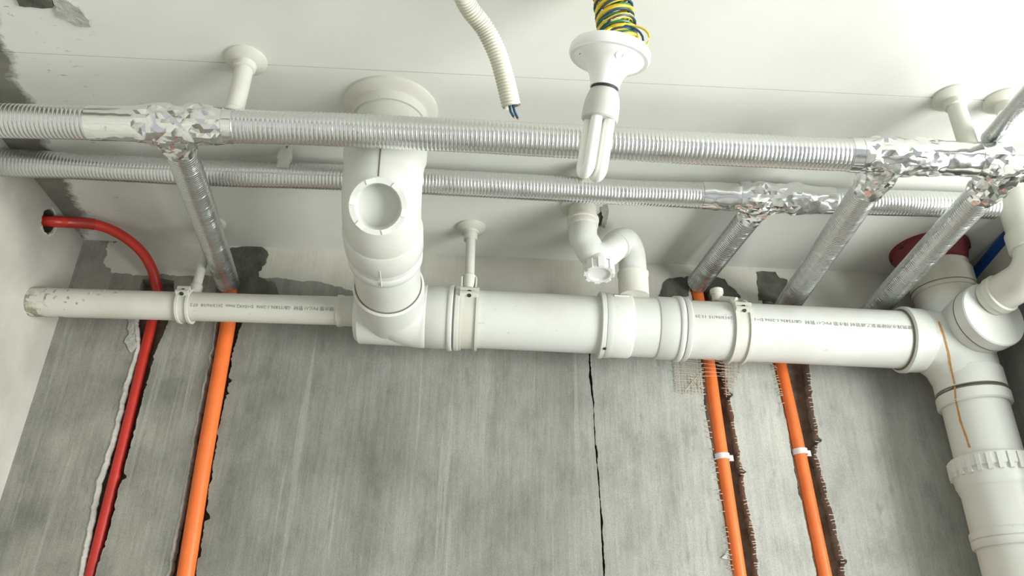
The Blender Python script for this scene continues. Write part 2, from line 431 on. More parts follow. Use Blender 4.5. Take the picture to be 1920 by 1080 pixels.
# right wall with window opening, added return that blocks light, floor
W0, W1, WZ0, WZ1 = -1.1, .7, .8, 2.2
rb = MB()
rb.aabox((XF, -1.8, 0), (XF+.12, W0, ZC)).aabox((XF, W1, 0), (XF+.12, 1.16, ZC)).aabox((XF, W0, 0), (XF+.12, W1, WZ0)).aabox((XF, W0, WZ1), (XF+.12, W1, ZC))
rb.aabox((XR, 1.16, 0), (XF+.12, YW+.05, ZC))  # return block added to keep window light off the stack corner
struct(rb.build('wall_right', 'wall', smooth=False), 'grey plastered wall with a window opening and an added return shading the corner', 'wall')
fb = MB()
for a, b in (((W0, WZ0), (W1, WZ0+.04)), ((W0, WZ1-.04), (W1, WZ1)), ((W0, WZ0), (W0+.04, WZ1)), ((W1-.04, WZ0), (W1, WZ1))):
    fb.aabox((XF+.02, a[0], a[1]), (XF+.07, b[0], b[1]))
struct(fb.build('window_1', 'frame', smooth=False), 'white window frame in the side wall', 'window')
struct(MB().aabox((XL-.1, -1.8, -.1), (XF+.12, YW+.1, 0)).build('floor', 'floor', smooth=False), 'bare concrete floor', 'floor')

# ================================================================== white drain pipes
mA, mB = onY(900, 598.5, YM), onY(1650, 635, YM)
AX = (mB-mA).normalized()
def mx(px): return line_at(mA, mB, px)
def seg_prof(o, p0, p1, prof, mat, name, parent, seg=48):
    d = p1-p0; L = d.length
    return MB().lathe(p0, d, [(t_*L, r) for t_, r in prof], seg).build(name, mat, parent)
RP = .0553
dp = thing('drain_pipe', 'thick white horizontal drain pipe with couplings running below the ceiling to the corner stack', 'pipe', mx(1250))
seg_prof(None, mx(840), mx(1130), [(0, RP), (1, RP)], 'pvc', 'pipe_length', dp)
# socket beside the sweep tee
seg_prof(None, mx(801), mx(842), [(0, .0585), (.05, .0600), (1, .0600)], 'pvc', 'socket', dp)
seg_prof(None, mx(841), mx(850), [(0, .0622), (.15, .0632), (.85, .0632), (1, .0622)], 'pvc', 'rim', dp)
seg_prof(None, mx(853), mx(862), [(0, .0605), (.15, .0622), (.85, .0622), (1, .0605)], 'pvc', 'rim', dp)
# expansion coupling
seg_prof(None, mx(1121), mx(1130), [(0, .0625), (.12, .0640), (.88, .0640), (1, .0625)], 'pvc', 'rim', dp)
seg_prof(None, mx(1131), mx(1142), [(0, .0615), (.2, .0628), (1, .0622)], 'pvc', 'rim', dp)
seg_prof(None, mx(1141), mx(1181), [(0, .0612), (.9, .0612), (.95, .0600), (1, .0590)], 'pvc', 'socket', dp)
seg_prof(None, mx(1178), mx(1232), [(0, .0575), (1, .0575)], 'pvc', 'pipe_length', dp)
seg_prof(None, mx(1228), mx(1265), [(0, .0588), (.06, .0602), (1, .0602)], 'pvc', 'socket', dp)
seg_prof(None, mx(1264), mx(1274), [(0, .0620), (.15, .0632), (.85, .0632), (1, .0620)], 'pvc', 'rim', dp)
seg_prof(None, mx(1276), mx(1286), [(0, .0612), (.15, .0622), (.85, .0622), (1, .0605)], 'pvc', 'rim', dp)
seg_prof(None, mx(1282), mx(1690), [(0, RP+.0008), (1, RP+.0008)], 'pvc', 'pipe_length', dp)
# little moulded bars on the coupling
for px, dz in ((1160, .040), ):
    c_ = mx(px)+Vector((0, -.047, .0405)); MB().box(c_, AX*.014, Vector((0, .0006, .0006)), Vector((0, -.001, .0012))).build('moulded_bar', 'pvc', dp, False)
c_ = mx(1128)+Vector((0, -.024, -.0592)); MB().lathe(c_, Vector((0, -.37, -.93)), [(0, .003), (.0015, .003)], 10).build('screw_hole', 'screw', dp)

# sweep tee + flush bend from the ceiling
tz = mx(735); dv0 = onZ(733, 203)
cx = Vector((dv0.x, dv0.y, 0))
bend = thing('drain_bend', 'white drain elbow with a round plug dropping from a ceiling flange into the thick pipe', 'pipe', (dv0.x, dv0.y, ZC))
zc = tz.z+.014
corner = Vector((dv0.x, dv0.y, zc)); tee_in = Vector((tz.x-.001, YM, tz.z))
hd = (tee_in-corner).normalized()
dn = Vector((0, 0, -1))
MB().lathe(Vector((dv0.x, dv0.y, ZC)), dn, [(0, .076), (.004, .0755), (.008, .071), (.011, .064), (.014, .060), (.03, .0585)], 48).build('ceiling_flange', 'pvc_small', bend)
MB().lathe(Vector((dv0.x, dv0.y, ZC-.012)), dn, [(0, .0592), (.0015, .0592)], 48).build('joint_line', 'joint', bend)
MB().lathe(Vector((dv0.x, dv0.y, ZC)), dn, [(0, .055), (ZC-zc-.05, .055)], 48).build('vertical_pipe', 'pvc_small', bend)
el = arc(corner, dn, hd, .062, 14)
pth = [el[0]-dn*.045, el[0]-dn*.02]+el+[el[-1]+hd*.03]
MB().tube(pth, [.063]+[.0632]+[.061]*(len(pth)-3)+[.061], 48).build('elbow', 'pvc', bend)
MB().lathe(el[0]-dn*.052, dn, [(0, .062), (.003, .0645), (.03, .0645), (.034, .062)], 48).build('socket', 'pvc', bend)
e1 = el[-1]
MB().lathe(e1+hd*.008, hd, [(0, .061), (.004, .0638), (.05, .0638), (.055, .0615)], 48).build('socket', 'pvc', bend)
MB().lathe(e1+hd*.055, hd, [(0, .0605), (.03, .0605)], 48).build('sleeve', 'pvc', bend)
MB().lathe(e1+hd*.075, hd, [(0, .0600), (.003, .0622), (.018, .0622), (.021, .06)], 48).build('rim', 'pvc', bend)
MB().lathe(e1+hd*.09, hd, [(0, .0572), (.12, .0572)], 48).build('pipe_length', 'pvc', bend)
# inspection port on the elbow heel
pd = (CAM-onY(709, 387, .95)).normalized(); pd = (pd*.75+Vector((-.03, -.35, -.45))*.25).normalized()
pc = None
for k in range(200):                      # the port's mouth sits where its ray leaves the elbow
    pass
pc = onY(709, 387, .932)
MB().lathe(pc-pd*.07, pd, [(0, .0375), (.062, .0375), (.062, .0405), (.064, .0415), (.072, .0415), (.0735, .0400), (.0735, .0325), (.048, .0305), (.046, .0295)], 44).build('port_ring', 'pvc', bend)
MB().lathe(pc-pd*.034, pd, [(0, .0312), (.004, .0318), (.0055, .027), (.006, .015), (.0062, .002)], 40).build('port_plug', 'port', bend)
pa, pb = frame(pd)
for k in range(6):
    th = k*math.pi/3+.4; rr = pa*math.cos(th)+pb*math.sin(th); tt = pd.cross(rr)
    MB().box(pc+pd*.0036+rr*.0362, rr*.0035, tt*.006, pd*.0012).build('port_lug', 'cap', bend, False)
# mould line on the elbow heel
ml = []
for p, d in zip(el[:9], el[1:10]):
    t_ = (d-p).normalized(); out = Vector((0, 0, -1))*hd.dot(t_)*1 + (-hd)*(-t_.z)
    out = (out-t_*out.dot(t_)).normalized(); ml.append(p+out*.0612)
MB().tube([ml[0]+Vector((0, 0, .03))]+ml[:7], .0011, 6).build('mould_line', 'joint', bend)
b0 = e1+hd*.035-Vector((0, 0, .0636))
MB().tube([b0+hd*(i*.012) for i in range(5)], .0012, 6).build('mould_bar', 'pvc', bend)

tee = thing('sweep_tee', 'white sweep tee joining elbow, thin waste pipe and thick drain pipe', 'pipe fitting', tz)
rimY = 1.252
tl = mx(669); trr = mx(803)
k = (rimY-corner.y)/hd.y; rp = corner+hd*k
seg_prof(None, tl, trr, [(0, .050), (.06, .0575), (.1, .0575), (1, .0582)], 'pvc', 'body', tee)
MB().lathe(rp, hd, [(0, .0605), (.003, .0635), (.06, .0625), (.1, .058)], 48).build('branch_socket', 'pvc', tee)
MB().lathe(rp-hd*.0015, hd, [(0, .0592), (.003, .0592)], 48).build('joint_line', 'joint', tee)
sw = arc(Vector((tz.x, YM, tz.z)), hd, AX, .062, 14)
MB().tube([rp+hd*.02]+sw+[trr], [.0615]+[.0605]*len(sw)+[.0582], 48).build('sweep', 'pvc', tee)
sA, sB = onY(60, 566, YM), onY(640, 583, YM)
SD = (sB-sA).normalized()
def sx(px): return line_at(sA, sB, px)
MB().lathe(sx(632), sx(676)-sx(632), [(0, .0275), (.002, .0305), (.011, .0305), (.013, .0290), (.05, .0290)], 36).build('reducer_socket', 'pvc_small', tee)

wp = thing('waste_pipe', 'thin cream waste pipe with stained end coming out of the left wall', 'pipe', sx(60))
sl = onX(52, 566, XL)
s0 = sA+(sB-sA)*((XL-sA.x)/(sB.x-sA.x))
MB().lathe(s0-SD*.05, SD, [(0, .0272), ((sx(640)-s0).length+.05, .0272)], 40).build('pipe_length', 'pvc_small', wp)
t = NT('pipe_mortar_smear', .9)
nn = t.ramp(t.noise(45, 5), [(.42, (.30, .27, .20)), (.58, (.62, .60, .52))]); t.color(nn); M['smear'] = t.m
MB().tube([s0+SD*(.0005+i*.006) for i in range(13)], .0272, 40, False, lambda i, k, th: .0005 if mnoise.noise(Vector((i*.55, math.cos(th)*2, math.sin(th)*2))) > -.35+i*.075 else -.0009).build('mortar_smear', 'smear', wp)
for i in range(16):
    a_ = R_.uniform(-.5, 1.0); p = s0+SD*R_.uniform(.05, .17)
    nrm = Vector((0, -math.cos(a_), math.sin(a_)))
    tn = SD.cross(nrm)
    MB().slab(jag([p+nrm*.0271+SD*u*R_.uniform(.5, 1.4)+tn*v*R_.uniform(.3, 1.2) for u, v in ((-.002, -.003), (.002, -.002), (.0025, .003), (-.002, .002))], .0005, .004, nrm), nrm, .0006).build('dirt_spot', 'smear', wp, False)

# printed lines (upside down on the pipes)
def printed(txt, A, D, r, px_a, px_b, phi, height, parent, fn):
    cu = bpy.data.curves.new('print', 'FONT'); cu.body = txt; cu.size = height; cu.resolution_u = 1
    o = bpy.data.objects.new('print', cu); col.objects.link(o); bpy.context.view_layer.update()
    me = bpy.data.meshes.new_from_object(o); bpy.data.objects.remove(o)
    if not me.vertices: return
    bm = bmesh.new(); bm.from_mesh(me)
    w_ = max(v.co.x for v in bm.verts)
    p1, p0 = fn(px_b), fn(px_a); L = (p1-p0).length; off = parent_loc(parent)
    for v in bm.verts:
        p = p1-D*(v.co.x/w_*L); ph = phi-v.co.y/r
        up = D.cross(Vector((0, -1, 0))); up = Vector((0, 0, 1)) if up.z < 0 else Vector((0, 0, 1))
        v.co = p+Vector((0, -math.cos(ph), math.sin(ph)))*(r+.0005)-off
    bm.to_mesh(me); bm.free(); me.name = 'printed_line'; me.materials.clear(); me.materials.append(M['ink'])
    ob = bpy.data.objects.new('printed_line', me); col.objects.link(ob); ob.parent = parent
printed('排水管 PVC-U 管材  GB/T5836.1-2006  D=50X2.0mm  2013/06/08  07:2', sA, SD, .0272, 366, 631, -.24, .0085, wp, sx)
printed('GB/T5836.1-2006 D=1', mA, AX, RP+.0008, 1398, 1484, .05, .0085, dp, mx)
printed('2013/06/15 11:20', mA, AX, RP+.0008, 1290, 1358, .06, .0085, dp, mx)
printed('建筑排水用硬聚氯乙烯管材 排水管 PVC-U 管材', mA, AX, RP+.0008, 1489, 1684, .04, .0085, dp, mx)

# ------------------------------------------------------------------ corner stack
st = mx(1795)
sx0, sy0, sz0 = st.x+.001, YM, st.z-.004
stack = thing('soil_stack', 'thick white vertical soil stack with cross fitting, capped branch and ribbed collar in the corner', 'pipe', (sx0, sy0, 0))
UPV = Vector((0, 0, 1)); S0 = Vector((sx0, sy0, sz0))
def zpx(y):       # height on the stack front seen in row y
    lo, hi = .5, 2.46
    for _ in range(40):
        m = (lo+hi)/2
        if proj(Vector((sx0, sy0-.055, m)))[1] > y: lo = m
        else: hi = m
    return lo
def vl(z0, z1, prof, mat, name, seg=48):
    return MB().lathe(Vector((sx0, sy0, z0)), UPV, [(t_*(z1-z0), r) for t_, r in prof], seg).build(name, mat, stack)
crx = MB(); crx.lathe(S0-UPV*.075, UPV, [(0, .0585), (.15, .0585)], 48)
crx.lathe(mx(1695), AX, [(0, .0600), ((S0-mx(1695)).length, .0585)], 48)
crx.build('cross_body', 'pvc', stack)
MB().tube([mx(1698), mx(1740), S0+Vector((-.02, 0, -.03)), S0+Vector((0, 0, -.08))], [.0600, .0595, .058, .0585], 40).build('sweep', 'pvc', stack)
seg_prof(None, mx(1686), mx(1700), [(0, .0610), (.2, .0645), (.8, .0645), (1, .0615)], 'pvc', 'rim', stack)
seg_prof(None, mx(1684.5), mx(1686), [(0, .0592), (1, .0592)], 'joint', 'joint_line', stack)
seg_prof(None, mx(1699), mx(1725), [(0, .0625), (.9, .0620), (1, .059)], 'pvc', 'socket', stack)
z = {y: zpx(y) for y in (690, 716, 722, 745, 752, 845, 850, 880, 905, 930, 985, 1000, 1018)}
vl(z[716], z[690]+.01, [(0, .0615), (1, .0615)], 'pvc', 'socket')
vl(z[722], z[722]+.0013, [(0, .0618), (1, .0618)], 'joint', 'joint_line')
vl(z[745], z[722]-.001, [(0, .0605), (.12, .0635), (.9, .0635), (1, .0615)], 'pvc', 'rim')
vl(z[850]-.01, z[745]+.01, [(0, .0565), (1, .0565)], 'pvc', 'pipe_length')
vl(z[905], z[845], [(0, .062), (.15, .0655), (.55, .0665), (.6, .069), (.95, .069), (1, .066)], 'pvc', 'collar')
for k in range(26):
    th = 2*math.pi*k/26; rr = Vector((math.cos(th), math.sin(th), 0)); tt = Vector((-math.sin(th), math.cos(th), 0))
    MB().box(Vector((sx0, sy0, (z[880]+z[850])/2))+rr*.0685, rr*.0025, tt*.0035, UPV*((z[850]-z[880])/2)).build('grip_rib', 'pvc', stack, False)
vl(z[985], z[905], [(0, .0600), (.9, .0600), (1, .063)], 'pvc', 'sleeve')
vl(z[1018], z[985], [(0, .0610), (.1, .0630), (.45, .0630), (.5, .0612), (.55, .0632), (.92, .0632), (1, .0615)], 'pvc', 'rim')
vl(.0, z[1018], [(0, .0575), (1, .0575)], 'pvc', 'pipe_length')
# above the cross
ztop = sz0+.06
vl(ztop, ZC, [(0, .0575), (.3, .0575), (.31, .0605), (.62, .0605), (.63, .057), (1, .057)], 'pvc_old', 'upper_pipe')
vl(ztop+.055, ztop+.0565, [(0, .0612), (1, .0612)], 'joint', 'joint_line')
# front branch, cap and elbow pipe
fd = Vector((0, -1, 0)); fo = S0+Vector((0, 0, .018))
fbd = Vector((.17, -1, 0)).normalized()
MB().lathe(fo, fbd, [(0, .0585), (.05, .0585), (.055, .0615), (.074, .0615), (.076, .0635), (.098, .0635), (.1005, .0615), (.101, .002)], 48).build('capped_branch', 'pvc', stack)
MB().lathe(fo+fbd*.0742, fbd, [(0, .0640), (.0012, .0640)], 48).build('joint_line', 'joint', stack)
# rust trickle, laid on the surfaces
from mathutils.bvhtree import BVHTree
bpy.context.view_layer.update()
bv = []; bf = []
for o in stack.children:
    off = parent_loc(o); b_ = len(bv)
    bv += [v.co+stack.location for v in o.data.vertices]; bf += [tuple(b_+i for i in p.vertices) for p in o.data.polygons]
bvh = BVHTree.FromPolygons(bv, bf)
def ribbon(px, wd, mat, parent, name):
    mb = MB(); P = []
    for (a, b) in zip(px, px[1:]):
        for k in range(8):
            P.append((a[0]+(b[0]-a[0])*k/8, a[1]+(b[1]-a[1])*k/8))
    pr_ = None
    for i, (x, y) in enumerate(P):
        w_ = wd*(.6+.5*abs(mnoise.noise(Vector((i*.3, 0, 4)))))
        r_ = [bvh.ray_cast(CAM, pdir(x+s_*w_, y).normalized()) for s_ in (-1, 1)]
        if r_[0][0] is None or r_[1][0] is None: pr_ = None; continue
        q = [h[0]+h[1]*(.0006 if h[1].dot(pdir(x, y)) < 0 else -.0006) for h in r_]
        b_ = len(mb.v); mb.v += q
        if pr_ is not None and (q[0]-mb.v[pr_]).length < .03: mb.f.append((pr_, pr_+1, b_+1, b_))
        pr_ = b_
    o = mb.build(name, mat, parent); return o
ribbon([(1760, 603), (1770, 630), (1778, 660), (1783, 690), (1790, 720), (1792, 750), (1801, 790), (1812, 820), (1819, 842)], 2.6, 'rust', stack, 'rust_trickle')

vent = thing('vent_pipe', 'white vertical pipe at the right edge elbowing into the capped branch', 'pipe', (fo.x+.012, fo.y-.1, fo.z))
vr = .0335
v0 = fo+Vector((.019, -.098, .030)); vy = 1.165
vc = Vector((v0.x+.030, vy, v0.z+.006))
vd = (vc-v0).normalized()
ea = arc(vc, vd, UPV, .045, 12)
MB().tube([v0]+ea+[ea[-1]+UPV*.01], vr, 40).build('elbow', 'pvc_small', vent)
MB().lathe(ea[-1]+UPV*.0, UPV, [(0, vr), (.002, vr+.004), (.035, vr+.004), (.037, vr)], 40).build('socket', 'pvc_small', vent)
MB().lathe(ea[-1], UPV, [(0, vr-.0005), (ZC-ea[-1].z, vr-.0005)], 40).build('vertical_pipe', 'pvc_small', vent)
MB().lathe(v0+vd*.012, vd, [(0, vr+.0005), (.002, vr+.0035), (.014, vr+.0035), (.016, vr+.0005)], 40).build('rim', 'pvc_small', vent)

fc = thing('fire_collar', 'dark red round fire collar around the stack at the ceiling', 'collar', (sx0, sy0, ZC))
rc = .076
mbf = MB(); mbf.lathe(Vector((sx0-.009, sy0, ZC)), -UPV, [(0, rc), (.006, rc), (.009, rc-.004), (.04, rc-.012), (.043, rc-.016), (.043, .058)], 48); mbf.build('collar_shell', 'collar', fc)
for k in range(8):
    th = k*math.pi/4+.3; p = Vector((sx0-.009+rc*.93*math.cos(th), sy0+rc*.93*math.sin(th), ZC-.008))
    MB().lathe(p, -UPV, [(0, .005), (.003, .005), (.004, .003)], 8).build('bolt', 'screw', fc)

# ------------------------------------------------------------------ small trap
Yt = 1.285
trap = thing('waste_trap', 'cream U-bend trap with a notched cleanout nut above the thick pipe', 'pipe trap', onZ(1092, 384))
T = lambda x, y, Y=Yt: onY(x, y, Y)
top = T(1096, 395, 1.27); tc = onZ(1090, 386)
top = Vector((tc.x+.002, tc.y, 0)); Yt = tc.y
def tv(y):
    lo, hi = 2.0, ZC
    for _ in range(40):
        m = (lo+hi)/2
        if proj(Vector((top.x, Yt, m)))[1] > y: lo = m
        else: hi = m
    return Vector((top.x, Yt, lo))
MB().lathe(tc, -UPV, [(0, .041), (.004, .040), (.006, .028)], 36).build('ceiling_flange', 'pvc_small', trap)
MB().lathe(tv(386), -UPV, [(0, .0262), ((tv(386)-tv(414)).length, .0262)], 36).build('upper_pipe', 'pvc_small', trap)
MB().lathe(tv(411), -UPV, [(0, .0265), (.001, .0306), (.006, .0306), (.008, .0288), (.017, .0288), (.019, .0275)], 36).build('rim', 'pvc_small', trap)
endp = T(1188, 560, 1.352); e2 = T(1187, 505, 1.350)
path = [tv(425), tv(445), T(1101, 460, Yt+.002), T(1112, 476, Yt+.004), T(1130, 479, Yt+.010), T(1147, 468, Yt+.020), T(1159, 455, Yt+.033), T(1173, 454, Yt+.047), T(1183, 474, Yt+.058), T(1186, 500, Yt+.063), T(1187, 535, Yt+.066), T(1188, 556, Yt+.067)]
sp_ = spline(path, 8)
MB().tube(sp_, .0265, 36).build('u_bend', 'pvc', trap)
dlast = (path[-1]-path[-2]).normalized()
MB().lathe(path[-3]+dlast*.014, dlast, [(0, .0265), (.001, .0302), (.006, .0302), (.008, .0288), (.05, .0288)], 36).build('socket', 'pvc_small', trap)
MB().lathe(T(1154, 462, Yt+.027), (path[6]-path[5]), [(0, .0265), (.001, .0285), (.004, .0285), (.005, .0265)], 36).build('rim', 'pvc', trap)
n0 = T(1122, 486, Yt+.002); nd = Vector((0, -.12, -1)).normalized()
nut = MB(); prof_ = [(0, .022), (.016, .0235), (.018, .0265), (.034, .0265), (.0355, .025), (.0355, .0205), (.031, .0195), (.030, .001)]
nut.lathe(n0, nd, prof_, 36); nob = nut.build('cleanout_nut', 'cap', trap)
na, nb = frame(nd)
for k in range(8):
    th = k*math.pi/4; rr = na*math.cos(th)+nb*math.sin(th); tt = nd.cross(rr)
    MB().box(n0+nd*.0255+rr*.0262, rr*.0022, tt*.0055, nd*.0105).build('grip_lug', 'cap', nob, False)

# ================================================================== pipe hangers
def rod_between(parent, p, q, r, mat='pvc_small', name='rod'):
    return MB().lathe(p, q-p, [(0, r), ((q-p).length, r)], 20).build(name, mat, parent)
def rosette(parent, c, r, mat='pvc_small'):
    return MB().lathe(c, -UPV, [(0, r), (.003, r), (.007, r*.86), (.011, r*.55), (.015, r*.5)], 32).build('ceiling_rosette', mat, parent)
def clamp(parent, P, D, r, wd, phi):
    o1 = MB()
    for s_ in (-1, 1):
        o1.lathe(P+D*(s_*wd-.0022), D, [(0, r+.0005), (0, r+.006), (.0044, r+.006), (.0044, r+.0005)], 44, False)
    o1.lathe(P-D*wd, D, [(0, r+.0004), (0, r+.0025), (2*wd, r+.0025), (2*wd, r+.0004)], 44, False)
    o1.build('band', 'pvc_small', parent)
    n = Vector((0, -math.cos(phi), math.sin(phi))); tn = D.cross(n)
    l1 = MB().box(P+n*(r+.007)+tn*.005, D*(wd+.002), tn*.0028, n*.007).build('lug', 'pvc_small', parent, False)
    l2 = MB().box(P+n*(r+.007)-tn*.006, D*(wd+.002), tn*.0028, n*.007).build('lug', 'pvc_small', parent, False)
    for u in (1, -1):
        MB().lathe(P+n*(r+.008)+tn*(.0055*u-.0003)-tn*.0026*0, -UPV*.6+fd*.6, [(0, .0038), (.0045, .0038)], 12).build('screw', 'screw', parent)
    return n
def hanger(px, fn, D, r, wd, phi, label, ctop=None, rr=.0085, grp='clamp hangers on the drain pipes'):
    P = fn(px); h = thing('pipe_hanger', label, 'pipe hanger', P, grp)
    clamp(h, P, D, r, wd, phi); return h, P
h1, P1 = hanger(879, mx, AX, RP, .0155, .40, 'white clamp hanger with rod to a ceiling rosette holding the thick pipe')
ct = onZ(880, 430); ct.y = min(ct.y, YM); ct = Vector((P1.x-.004, YM-.012, ZC))
rosette(h1, ct, .030); rod_between(h1, ct, ct-UPV*.03, .0135, name='rod_socket')
pb_ = P1+Vector((-.002, -.028, RP+.012)); rod_between(h1, ct, pb_, .0095)
MB().lathe(pb_+UPV*.012, -UPV, [(0, .0095), (.003, .0125), (.02, .0115), (.03, .009)], 20).build('rod_foot', 'pvc_small', h1)
for s_ in (-1, 1):
    MB().box(pb_+AX*(s_*.0135)-UPV*.008, AX*.0016, Vector((0, .007, 0)), UPV*.013).build('bracket_arm', 'pvc_small', h1, False)
h2, P2 = hanger(350, sx, SD, .0272, .0095, .45, 'small clamp hanger on the thin waste pipe behind the foil branch')
c2 = Vector((P2.x+.008, YM+.012, ZC)); p2b = P2+Vector((.008, .004, .036))
rosette(h2, c2, .026); rod_between(h2, c2, p2b, .0088); MB().lathe(p2b+UPV*.014, -UPV, [(0, .0088), (.004, .0115), (.02, .0115), (.03, .008)], 20).build('rod_foot', 'pvc_small', h2)
h3, P3 = hanger(1378, mx, AX, RP+.0008, .0135, .33, 'clamp hanger with a short capped stub at the right of the thick pipe')
s3 = P3+Vector((-.028, -.004, RP+.006))
MB().lathe(s3, UPV, [(0, .008), (.002, .0105), (.016, .0105), (.017, .0128), (.026, .0128), (.027, .011)], 20).build('capped_stub', 'pvc_small', h3)
rod_between(h3, s3+UPV*.006, P3+Vector((0, -.03, RP-.004)), .007, name='link')

# ================================================================== foil insulated pipes
def ribbed(path, r, pitch=.0060, amp=.0008, seg=36, dent=.0007, seed=0):
    P = resample(path, pitch/8); mb = MB()
    ph = [0]
    for i in range(len(P)): ph.append(ph[-1]+(math.pi/4)*(1+.3*mnoise.noise(Vector((i*.03, seed, 0)))))
    def fn(i, k, th):
        return -amp*(.5-.5*math.sin(ph[i]))**3 + dent*mnoise.noise(Vector((i*.006, math.cos(th)*.9+seed, math.sin(th)*.9)))+.00013*mnoise.noise(Vector((i*.1, math.cos(th)*5, math.sin(th)*5+seed)))
    mb.tube(P, r, seg, True, fn); return mb
def crumple(segs, seed, amp=.0042, seg=22, step=.009, jit=.0006):
    mb = MB(); rn = random.Random(seed)
    for path, r0_, r1_ in segs:
        P = resample(path, step); n = len(P); jt = {}
        def fn(i, k, th, n=n):
            e = min(1, i/2.5, (n-1-i)/2.5)
            v = mnoise.noise(Vector((P[i].x*30+seed, math.cos(th)*1.9, math.sin(th)*1.9+P[i].y*30)))
            v2 = mnoise.noise(Vector((P[i].x*70+seed, math.cos(th)*3.8, math.sin(th)*3.8+P[i].y*70)))
            return e*(amp*(abs(v)*2-.35)+amp*.5*v2+rn.uniform(-jit, jit))
        mb.tube(P, [r0_+(r1_-r0_)*i/(n-1) for i in range(n)], seg, True, fn)
    # split quads into triangles so the creases stay sharp
    f2 = []
    for q in mb.f:
        if len(q) == 4:
            f2 += [(q[0], q[1], q[2]), (q[0], q[2], q[3])] if rn.random() < .5 else [(q[0], q[1], q[3]), (q[1], q[2], q[3])]
        else: f2.append(q)
    mb.f = f2; return mb
RF = .0243
YF, YR = .912, 1.15
f_px = [(-160, 222), (0, 226), (100, 229), (330, 234), (450, 237), (700, 246), (960, 259), (1280, 276), (1560, 289), (1800, 298), (1990, 306)]
r_px = [(-150, 292), (0, 304), (300, 320), (560, 330), (810, 341), (1100, 357), (1300, 366), (1600, 378), (1800, 384), (1866, 387)]
fp = [onY(x, y, YF) for x, y in f_px]; rp_ = [onY(x, y, YR) for x, y in r_px]
fp[0] = lerp(fp[0], fp[1], 0) if fp[0].x > XL else fp[1]+(fp[0]-fp[1])*((XL-.03-fp[1].x)/(fp[0].x-fp[1].x))
rp_[0] = rp_[0] if rp_[0].x > XL else rp_[1]+(rp_[0]-rp_[1])*((XL-.03-rp_[1].x)/(rp_[0].x-rp_[1].x))
def at_x(P, px):
    for a, b in zip(P, P[1:]):
        if proj(a)[0] <= px <= proj(b)[0]:
            lo, hi = 0, 1
            for _ in range(40):
                m = (lo+hi)/2
                if proj(lerp(a, b, m))[0] < px: lo = m
                else: hi = m
            return lerp(a, b, lo)
ff = thing('insulated_pipe', 'front foil-wrapped pipe crossing the ceiling with three branches to the wall', 'insulated pipe', at_x(fp, 900), 'foil insulated pipes')
ribbed(spline(fp, 6), RF, seed=1).build('pipe_run', 'foil', ff, ang=60)
fr = thing('insulated_pipe', 'rear foil-wrapped pipe close to the ceiling with one short branch', 'insulated pipe', at_x(rp_, 900), 'foil insulated pipes')
ribbed(spline(rp_, 6), RF-.001, seed=2, dent=.0016).build('pipe_run', 'foil', fr, ang=60)
def branch(parent, P, px0, end, r, mat, seed, lift=0, wl=.075, run=.09, start_drop=.0):
    a = at_x(P, px0)
    b = end; d = (b-a).normalized()
    ribbed([a+d*.02, lerp(a, b, .5)+Vector((0, 0, lift)), b], r, pitch=.0050, amp=.0011, seed=seed).build('branch', mat, parent, ang=60)
    ax = (at_x(P, px0+15)-at_x(P, px0-15)).normalized()
    crumple([([a-ax*run*.62, a+ax*run], RF+.0022, RF+.0022), ([a+d*.0, a+d*wl], RF+.004, r+.0018)], seed, .0056, 26, .0065, .0006).build('tape_wrap', 'tape', parent, True, 16)
branch(ff, fp, 322, onY(428, 532, YW-.002), .0235, 'foil_dull', 11, wl=.06, run=.075)
branch(ff, fp, 1668, onY(1468, 585, YW-.002), .0235, 'foil_dull', 12, wl=.085, run=.075)
branch(ff, fp, 1897, onY(1630, 592, YW-.002), .0235, 'foil_dull', 13, wl=.09, run=.09)
branch(fr, rp_, 1432, onY(1308, 531, YW-.012), .0225, 'foil_dull', 14, wl=.06, run=.075)
# long smooth taped stretches
a1, a2 = at_x(fp, 1590), at_x(fp, 1960)
crumple([(resample([a1, at_x(fp, 1760), a2], .01), RF+.0012, RF+.0012)], 21, .0013).build('tape_wrap', 'tape', ff, True, 25)
crumple([([at_x(fp, 170), at_x(fp, 290)], RF+.0008, RF+.0012)], 22, .0012).build('tape_wrap', 'tape', ff, True, 25)
crumple([([at_x(fp, 340), at_x(fp, 440)], RF+.0012, RF+.0008)], 23, .0015).build('tape_wrap', 'tape', ff, True, 25)
crumple([([at_x(rp_, 1315), at_x(rp_, 1430)], RF+.0005, RF+.001)], 24, .0014).build('tape_wrap', 'tape', fr, True, 25)
crumple([([at_x(rp_, 1440), at_x(rp_, 1560)], RF+.0008, RF+.0002)], 25, .0016).build('tape_wrap', 'tape', fr, True, 25)
# hanging foil flaps
def flap(parent, pts):
    nrm = Vector((0, -1, -.3)).normalized(); MB().slab(pts, nrm, .0006).build('foil_flap', 'tape', parent, False)
# thin forward branch at the right end
jx = at_x(fp, 1885)
k1 = thing('branch_pipe', 'dull grey pipe running towards the viewer above the right end of the foil pipe', 'pipe', jx+Vector((0, 0, .03)))
ribbed([jx+Vector((-.012, .0, .042)), onY(1990, 110, .66)], .0125, pitch=.0045, amp=.0004, seed=5).build('sleeve', 'foil_dull', k1, ang=60)
